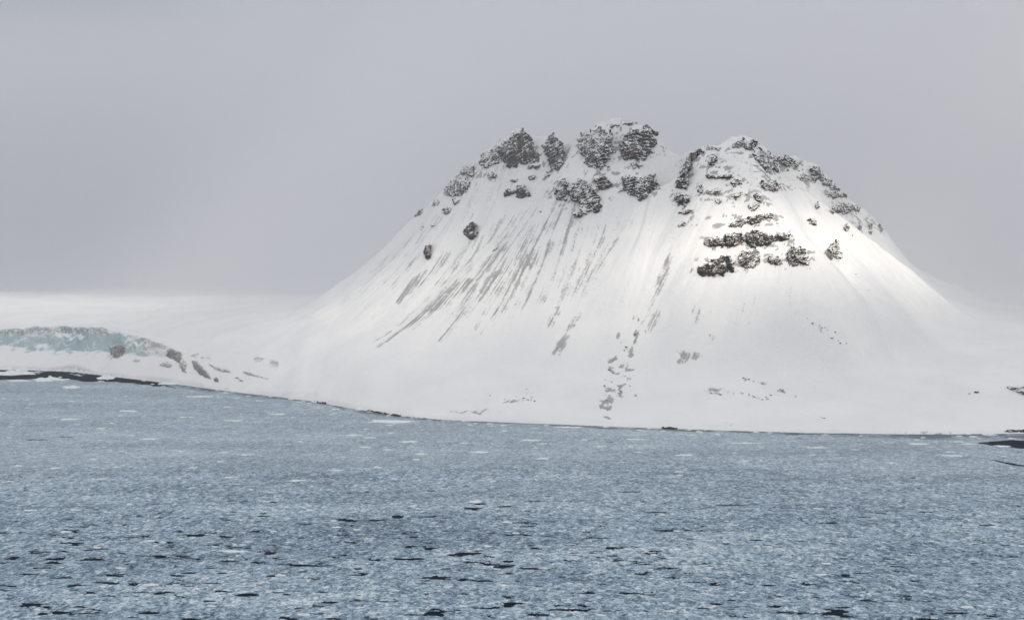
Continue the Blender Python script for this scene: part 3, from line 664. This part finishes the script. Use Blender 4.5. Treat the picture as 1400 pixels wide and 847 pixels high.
# leads: dark gaps, long across the wind
nz_ = fbm(BX / 11, BY / 6.0 + 0.02 * BX, o=5, s=101, g=.6) ; nz2 = fbm(BX / 60, BY / 30, o=3, s=104)
zone = sstep(672, 740, bpy_) * 0.85 + 0.15 * sstep(640, 690, bpy_)
thr = 0.53 - 0.17 * zone - 0.16 * np.clip(nz2, -1, 1) * zone
thr = thr + 0.05 * sstep(760, 1000, bpx)
lead = nz_ - thr
leads_px = [(475, 711, 34, 5), (424, 716, 22, 3), (543, 706, 18, 4), (515, 711, 22, 2), (590, 706, 14, 2), (560, 764, 34, 3.5), (508, 771, 10, 2.5), (430, 773, 50, 2.5), (545, 764, 24, 3), (100, 742, 32, 3), (95, 742, 12, 4),
            (266, 732, 30, 4), (246, 727, 14, 2), (308, 733, 16, 3), (348, 726, 16, 3), (222, 741, 28, 3), (160, 742, 22, 1.6), (180, 734, 34, 1.4), (118, 765, 16, 3), (132, 765, 20, 4), (72, 769, 18, 3), (5, 769, 18, 3),
            (5, 812, 12, 4), (340, 813, 26, 6), (392, 812, 10, 3), (260, 846, 26, 5), (84, 837, 28, 5), (58, 839, 14, 4), (155, 787, 24, 3), (140, 796, 24, 2.2), (155, 798, 20, 3), (255, 783, 28, 2), (300, 783, 24, 3), (220, 762, 34, 1.5),
            (36, 746, 14, 2), (50, 756, 16, 2), (690, 775, 26, 4), (728, 777, 40, 2.5), (655, 689, 24, 2.5), (690, 692, 18, 2.5), (728, 749, 26, 3), (735, 685, 30, 2), (645, 695, 20, 3), (595, 789, 34, 5), (595, 788, 18, 5), (630, 793, 12, 4),
            (660, 794, 26, 3), (642, 756, 34, 3), (625, 758, 26, 2), (452, 823, 34, 4), (490, 821, 26, 3), (440, 809, 16, 2.4), (530, 822, 26, 2), (835, 760, 18, 3), (897, 753, 18, 2), (980, 826, 16, 3), (960, 831, 14, 3), (1000, 820, 18, 3), (810, 756, 12, 2),
            (42, 601, 12, 1.6), (85, 597, 30, 1.2), (60, 601, 30, 1.2), (140, 796, 10, 2), (205, 838, 20, 3), (375, 787, 30, 3), (120, 838, 40, 1.6), (1050, 800, 16, 2), (1150, 830, 26, 2.5), (1240, 815, 22, 2.5), (1330, 770, 18, 2), (1300, 838, 30, 3),
            (900, 700, 30, 2), (1000, 690, 34, 2), (860, 672, 26, 1.6), (1130, 715, 30, 2), (1260, 700, 26, 2), (820, 735, 34, 2.2), (1030, 738, 30, 2.2)]
for cx, cy, lw, lh in leads_px:
    m = (np.abs(bpx - cx) < lw) & (np.abs(bpy_ - cy) < lh * 2.2)
    if not m.any(): continue
    q = 1 - np.hypot((bpx[m] - cx) / (lw * .5), (bpy_[m] - cy) / (lh * .46)) + 0.95 * fbm(BX[m] / 7, BY[m] / 6, o=3, s=130)
    lead[m] = np.maximum(lead[m], 0.35 * q)
# open water by the glacier and on the far right
def band(poly, amp=.35, sc=3.0):
    global lead
    q = inside(bpx, bpy_, poly) / sc + 0.9 * fbm(BX / 22, BY / 22, o=4, s=140); lead = np.maximum(lead, amp * q * 0.5)
band([(-500, 494), (0, 500), (60, 497), (150, 504), (215, 521), (240, 530), (180, 524), (110, 520), (60, 517), (0, 519), (-500, 512)])
band([(1332, 606), (1360, 603), (1380, 601), (1500, 602), (1500, 612), (1400, 613), (1384, 612), (1372, 610), (1355, 609)], sc=2.0)
band([(1345, 626), (1390, 634), (1430, 640), (1430, 643), (1385, 636)], sc=1.6)
grease = np.zeros_like(lead)
dn = d + 26 * fbm(BX / 70, BY / 40, o=4, s=150)
gw = np.interp(bpx, [0, 200, 400, 500, 600, 900, 1200, 1400], [70, 60, 45, 40, 26, 22, 40, 60])
grease = 1 - sstep(gw * .5, gw * 1.25, dn)
grease *= 1 - 0.8 * sstep(0.12, 0.3, fbm(BX / 18, BY / 14, o=3, s=151))
BZ = 0.30 + 0.16 * fbm(BX / 3.2, BY / 5.5, o=3, s=110) + 0.10 * vnoise(BX / 9, BY / 9, s=111) - 0.15 * grease
BZ = np.maximum(BZ - np.clip(lead + 0.02, 0, 1) * 14, -0.6)
keepq = grid_faces(*BX.shape)
ok = (d.ravel()[keepq].max(1) > -8) & (BZ.ravel()[keepq].max(1) > -0.55)
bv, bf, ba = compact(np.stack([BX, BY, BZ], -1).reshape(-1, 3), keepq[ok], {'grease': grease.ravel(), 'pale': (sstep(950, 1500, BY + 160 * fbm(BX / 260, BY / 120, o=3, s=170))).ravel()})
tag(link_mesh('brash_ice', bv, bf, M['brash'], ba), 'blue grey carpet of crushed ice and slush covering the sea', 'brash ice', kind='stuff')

# ------------------------------------------------------------------ ice floes
def floe(name, px, py, w_, h_, label, group, seed, thick=None, peak=0.0, cat='ice floe'):
    x0, y0 = sea_at(px, py); s = y0 / F; wid = w_ * s; dep = max(h_ * s / (H / y0) * 0.45, wid * 0.2); th = thick or 0.5
    k = 22; r = np.random.default_rng(seed); ang = np.linspace(0, 2 * math.pi, k, endpoint=False)
    rad = 1 + 0.25 * vnoise(np.cos(ang) * 3.5, np.sin(ang) * 3.5, s=seed + 7) + 0.40 * vnoise(np.cos(ang) * 1.6 + seed, np.sin(ang) * 1.6, s=seed) + 0.13 * r.standard_normal(k)
    rings = [(1.0, -0.4), (1.02, 0.25 * th), (0.9, th), (0.6, th * 1.15), (0.3, th * 1.2)]; V_ = []
    for q, zz in rings:
        for i in range(k):
            xx = math.cos(ang[i]) * rad[i] * q; yy = math.sin(ang[i]) * rad[i] * q
            hz = zz
            if zz > th * .9: hz += (peak * max(0, 1 - q * 0.9) + 0.22 * th + peak * .45 * (1 - q)) * float(vnoise(xx * 2.6 + seed, yy * 2.6, s=seed + 1) + .25)
            V_.append((xx * wid / 2, yy * dep / 2, hz))
    V_.append((0, 0, th * 1.2 + peak * 0.7)); V_.append((0, 0, -0.4))
    fq = []
    for a in range(len(rings) - 1):
        for i in range(k): j = (i + 1) % k; fq.append((a * k + i, a * k + j, (a + 1) * k + j, (a + 1) * k + i))
    me = bpy.data.meshes.new(name); t = [(4 * k + i, 4 * k + (i + 1) % k, 5 * k) for i in range(k)] + [((i + 1) % k, i, 5 * k + 1) for i in range(k)]
    me.from_pydata([tuple(map(float, v)) for v in V_], [], fq + t); me.materials.append(M['floe']); me.update()
    o = bpy.data.objects.new(name, me); col.objects.link(o); o.location = (float(x0), float(y0), 0.12)
    return tag(o, label, cat, group)
FL = [(655, 618, 28, 6, 'bright white oval floe below the middle of the shore'), (406, 657, 24, 5, 'white floe alone left of the photo centre'), (319, 754, 40, 6, 'long pale curved floe among the dark cracks'),
      (40, 698, 18, 4, 'small white floe near the left edge'), (461, 643, 22, 3.5, 'thin pale floe right of the lone white floe'), (576, 621, 14, 4, 'small white oval floe left of the bright white oval one'), (742, 627, 15, 4, 'small white floe right of the bright white oval one'),
      (649, 686, 18, 6, 'pale floe above the small dark cracks in the centre'), (692, 714, 15, 5, 'small pale round floe under the centre cracks'), (540, 576, 62, 8, 'long pale turquoise floe just off the wedge shaped shore rock'), (483, 595, 20, 4, 'white floe off the bend of the left shore'),
      (560, 604, 24, 4, 'thin white floe below the long turquoise floe'), (515, 562, 22, 5, 'bright floe touching the shore below the wedge shaped rock'), (778, 584, 36, 3.5, 'long thin floe close to the centre shore'), (1130, 771, 14, 4, 'small white floe low on the right'),
      (893, 759, 10, 4, 'tiny bright lump of ice low in the centre right'), (860, 751, 12, 3, 'tiny pale floe left of the bright lump'), (925, 751, 12, 2.5, 'tiny flat floe right of the bright lump'), (950, 764, 10, 2.5, 'tiny thin floe below right of the bright lump'),
      (460, 721, 14, 4, 'small pale floe under the double black cracks'), (1310, 604, 14, 3, 'small white floe off the right shore'), (1325, 607, 18, 3, 'pale floe left of the black open water on the right'), (1371, 610, 18, 5, 'white floe inside the black open water on the right'),
      (1258, 607, 26, 4, 'broad pale floe below the right shore'), (1300, 623, 26, 3.5, 'flat pale floe under the right shore floes'), (95, 573, 26, 4, 'pale floe left of centre below the glacier'), (175, 562, 24, 4, 'pale floe off the snowy bank by the glacier'), (273, 542, 34, 4, 'long pale floe off the bank right of the glacier'),
      (205, 600, 22, 3.5, 'thin floe in the grey slush at the left'), (380, 566, 20, 4, 'small pale floe off the left bank'), (725, 560 + 42, 22, 3.5, 'thin floe near shore at the photo centre'), (1020, 606, 34, 3.5, 'long thin floe off the right centre shore'), (870, 601, 26, 3.5, 'thin pale floe off the small black shore rock'),
      (935, 622, 20, 3.5, 'pale floe in the slush right of centre'), (1120, 612, 24, 3.5, 'thin pale floe in the right slush'), (320, 575, 20, 3.5, 'short pale floe in the left slush'), (75, 640, 18, 3, 'thin white floe in the left slush'), (140, 655, 14, 3, 'tiny white floe in the left slush')]
for i, (a, b, w_, h_, lab) in enumerate(FL):
    floe('ice_floe', a, b, w_, h_, lab, 'white ice floes among the brash ice', 300 + i, 0.4)
BG = [(25, 510.5, 62, 10, 'largest white iceberg piece in the dark water under the glacier', 5.0), (68, 520, 42, 7, 'peaked white iceberg piece in front of the dark water under the glacier', 3.6), (146, 517, 26, 6, 'white iceberg piece lying against the snowy bank', 3.0),
      (97, 530, 22, 5, 'low white ice lump below the dark water band', 1.8), (22, 521, 26, 2.5, 'flat thin ice plate left of the peaked iceberg piece', .6), (230, 525, 22, 3, 'small ice lump against the bank right of the glacier', 1.2), (490, 560, 12, 4, 'small white ice lump left of the wedge shaped shore rock', 1.4)]
for i, (a, b, w_, h_, lab, pk) in enumerate(BG):
    floe('iceberg_piece', a, b, w_, h_, lab, 'iceberg pieces close to the shore', 400 + i, 1.2, pk, 'iceberg')
# small white chips
r = random.Random(5); protos = []
for i in range(6):
    o = floe('ice_chip', 300 + i, 640, 8, 2.2, 'small white chip of ice among many scattered in the brash', 'small white ice chips scattered in the brash ice', 500 + i, 0.45, 0.3, 'ice chip'); protos.append(o)
n = 0
while n < 290:
    if r.random() < .25:
        a = r.uniform(-20, 1420); b = float(np.interp(a, [p[0] for p in shore_px], [p[1] for p in shore_px])) + r.uniform(1.0, 9)
    elif r.random() < .72: a, b = r.uniform(-40, 1440), 540 + abs(r.gauss(0, 1)) * 70
    else: a, b = r.uniform(0, 1400), r.uniform(640, 845)
    if b > 860: continue
    x, y = sea_at(a, b)
    if shore(np.array([float(x)]))[0] - y < 4: continue
    o = protos[n] if n < 6 else protos[n % 6].copy()
    if n >= 6: col.objects.link(o)
    o.location = (float(x), float(y), 0.1); o.rotation_euler = (0, 0, r.uniform(-.5, .5)); s = r.uniform(.35, 1.05) * (1.5 if b < 640 else 1.0); o.scale = (s * r.uniform(.7, 1.5), s * .8, s)
    n += 1

# ------------------------------------------------------------------ sun, sky, clouds, haze
SUN_AZ = R(10); SUN_EL = R(24)          # towards the sun: right of and behind the camera
sd_ = np.array([math.sin(SUN_AZ) * math.cos(SUN_EL), -math.cos(SUN_AZ) * math.cos(SUN_EL), math.sin(SUN_EL)])
L = bpy.data.lights.new('sun', 'SUN'); L.energy = 4.6; L.angle = R(4.0); L.color = (1.0, 0.90, 0.74)
lo = bpy.data.objects.new('sun', L); col.objects.link(lo)
from mathutils import Vector
lo.rotation_euler = Vector(sd_).to_track_quat('Z', 'Y').to_euler()
# unseen cloud sheet added to block the sun, thinned where sunlit patches should fall
CZ = 1000.
cxs = np.linspace(-4500, 5500, 130); cys = np.linspace(-3200, 4400, 112); CX, CY = np.meshgrid(cxs, cys)
def gap(px, py, Yd, rx_, ry_, amp=1.0):
    x, z = unp(px, py, Yd); k = (CZ - z) / sd_[2]; hx = x + sd_[0] * k; hy = Yd + sd_[1] * k
    ca, sa = math.cos(SUN_AZ), math.sin(SUN_AZ); ddx, ddy = CX - hx, CY - hy
    al = ddx * sa - ddy * ca; ac = ddx * ca + ddy * sa
    q = np.hypot(ac / rx_, al / ry_) + 0.18 * fbm(CX / 260, CY / 260, o=2, s=200)
    return amp * (1 - sstep(0.45, 1.25, q))
thin = np.zeros_like(CX)
for g_ in ((1045, 345, 1830, 190, 230, 1.0), (880, 390, 1820, 110, 260, .5), (1190, 375, 2000, 170, 200, .9), (600, 440, 1980, 260, 280, .45), (490, 425, 2280, 120, 140, .6),
           (100, 410, 3050, 3200, 480, .45), (1330, 372, 2700, 300, 260, .6)):
    thin = np.maximum(thin, gap(*g_))
dens = np.clip(1 - thin, 0, 1)
lump = 40 * fbm(CX / 500, CY / 500, o=4, s=210)
nyc, nxc = CX.shape
top_ = np.stack([CX, CY, CZ + 60 + lump], -1).reshape(-1, 3); bot_ = np.stack([CX, CY, CZ - 20 + 0.6 * lump], -1).reshape(-1, 3)
gf = grid_faces(nyc, nxc); N = len(top_)
ii = np.arange(N).reshape(nyc, nxc); loop = np.concatenate([ii[0, :], ii[1:, -1], ii[-1, -2::-1], ii[-2:0:-1, 0]]); nx2 = np.roll(loop, -1)
sidef = np.stack([loop + N, nx2 + N, nx2, loop], -1)
def mat_cloud():
    m = bpy.data.materials.new('cloud'); m.use_nodes = True; nt = m.node_tree; nt.nodes.clear(); t = NT(nt)
    out = t.n('ShaderNodeOutputMaterial'); tr = t.n('ShaderNodeBsdfTransparent'); tl = t.n('ShaderNodeBsdfTranslucent'); tl.inputs[0].default_value = rgb(.84, .865, .90)
    mx = t.n('ShaderNodeMixShader'); dn_ = t.math('MULTIPLY', t.attr('cover'), t.mr(t.noise(0.002, 3), .3, .7, .84, .93))
    t.l(dn_, mx.inputs[0]); t.l(tr.outputs[0], mx.inputs[1]); t.l(tl.outputs[0], mx.inputs[2]); t.l(mx.outputs[0], out.inputs[0])
    return m
cl_o = link_mesh('added_clouds', np.concatenate([top_, bot_]), np.concatenate([gf, gf[:, ::-1] + N, sidef]), mat_cloud(), {'cover': np.concatenate([dens.ravel(), dens.ravel()])})
tag(cl_o, 'unseen grey cloud layer added to shade the sun, with gaps for sunlit patches', 'added_clouds', kind='stuff')
# haze box
import bmesh
bm = bmesh.new(); bmesh.ops.create_cube(bm, size=1)
hb = [(-7200, 7200), (-900, 8800), (-260, 392)]
for v in bm.verts: v.co = [hb[i][0] if v.co[i] < 0 else hb[i][1] for i in range(3)]
me = bpy.data.meshes.new('haze'); bm.to_mesh(me); bm.free()
hm = bpy.data.materials.new('haze'); hm.use_nodes = True; nt = hm.node_tree; nt.nodes.clear()
o_ = nt.nodes.new('ShaderNodeOutputMaterial'); pv = nt.nodes.new('ShaderNodeVolumePrincipled'); nt.links.new(pv.outputs[0], o_.inputs['Volume'])
pv.inputs['Color'].default_value = rgb(.93, .95, 1.0); pv.inputs['Density'].default_value = 3.2e-5; pv.inputs['Anisotropy'].default_value = 0.0
me.materials.append(hm); ho = bpy.data.objects.new('haze', me); col.objects.link(ho); tag(ho, 'pale cold haze over the bay', 'haze', kind='stuff')

# low fog bank lying on the snowfield behind the mountain
fx = np.linspace(-6800, 6800, 140); fv = np.linspace(0, 1, 120) ** 1.6; FX, FV = np.meshgrid(fx, fv)
fr = 3000 - 1200 * sstep(-1000, 150, FX); FY = fr + (8400 - fr) * FV
ft = 40 + 890 * sstep(0, 520 + 500 * (1 - sstep(-900, 0, FX)), FY - fr) + 10 * fbm(FX / 900, FY / 900, o=3, s=240)
FT = np.stack([FX, FY, ft], -1).reshape(-1, 3); FB = np.stack([FX, FY, 0 * FX - 200], -1).reshape(-1, 3); nn = len(FT); ii = np.arange(nn).reshape(FX.shape)
loop = np.concatenate([ii[0, :], ii[1:, -1], ii[-1, -2::-1], ii[-2:0:-1, 0]]); nx2 = np.roll(loop, -1); gf = grid_faces(*FX.shape)
fm = hm.copy(); fm.name = 'fog'; fm.node_tree.nodes['Principled Volume'].inputs['Color'].default_value = rgb(.925, .936, .963); fm.node_tree.nodes['Principled Volume'].inputs['Density'].default_value = 1.25e-3
fb = link_mesh('fog_bank', np.concatenate([FT, FB]), np.concatenate([gf, gf[:, ::-1] + nn, np.stack([loop + nn, nx2 + nn, nx2, loop], -1)]), fm)
tag(fb, 'pale grey fog bank hiding the land behind the mountain', 'fog', kind='stuff')
w_ = bpy.data.worlds.new('World'); scn.world = w_; w_.use_nodes = True; nt = w_.node_tree; nt.nodes.clear(); t = NT(nt)
out = t.n('ShaderNodeOutputWorld'); bg = t.n('ShaderNodeBackground'); bg.inputs[1].default_value = 0.1
sk = t.n('ShaderNodeTexSky', sky_type='NISHITA'); sk.sun_disc = False; sk.sun_elevation = SUN_EL; sk.sun_rotation = math.pi - SUN_AZ; sk.altitude = 150
tc = t.n('ShaderNodeTexCoord'); sx_ = t.n('ShaderNodeSeparateXYZ'); t.l(tc.outputs['Generated'], sx_.inputs[0])
# overcast: about three times brighter overhead than at the horizon
k = t.math('MAXIMUM', sx_.outputs[2], 0.0); 
gr = t.math('ADD', 3.5, t.math('MULTIPLY', t.math('MAXIMUM', t.math('SUBTRACT', k, 0.17), 0.0), 4.1))
mpw = t.n('ShaderNodeMapping'); mpw.inputs['Scale'].default_value = (1, 1, 5); t.l(tc.outputs['Generated'], mpw.inputs[0])
cn = t.noise(2.2, 4, 0.5, mpw.outputs[0]); gr = t.math('MULTIPLY', gr, t.mr(cn, .3, .7, .95, 1.05))
vm = t.n('ShaderNodeVectorMath', operation='SCALE'); vm.inputs[0].default_value = (0.938, 0.978, 1.075); t.l(gr, vm.inputs['Scale'])
t.l(t.mixc(0.92, sk.outputs[0], vm.outputs[0]), bg.inputs[0]); t.l(bg.outputs[0], out.inputs[0])

# ------------------------------------------------------------------ camera and render settings
cam = bpy.data.cameras.new('camera'); co = bpy.data.objects.new('camera', cam); col.objects.link(co); scn.camera = co
cam.sensor_width = 36; cam.lens = 36 * F / 1400; cam.clip_start = 1; cam.clip_end = 30000
co.location = (0, 0, H); co.rotation_euler = (math.pi / 2 - PITCH, 0, 0)
scn.view_settings.view_transform = 'Standard'; scn.view_settings.look = 'None'; scn.view_settings.gamma = 1; scn.view_settings.exposure = 0.03
cy = scn.cycles; cy.volume_bounces = 4; cy.max_bounces = 6; cy.diffuse_bounces = 3; cy.transparent_max_bounces = 12; cy.use_denoising = True
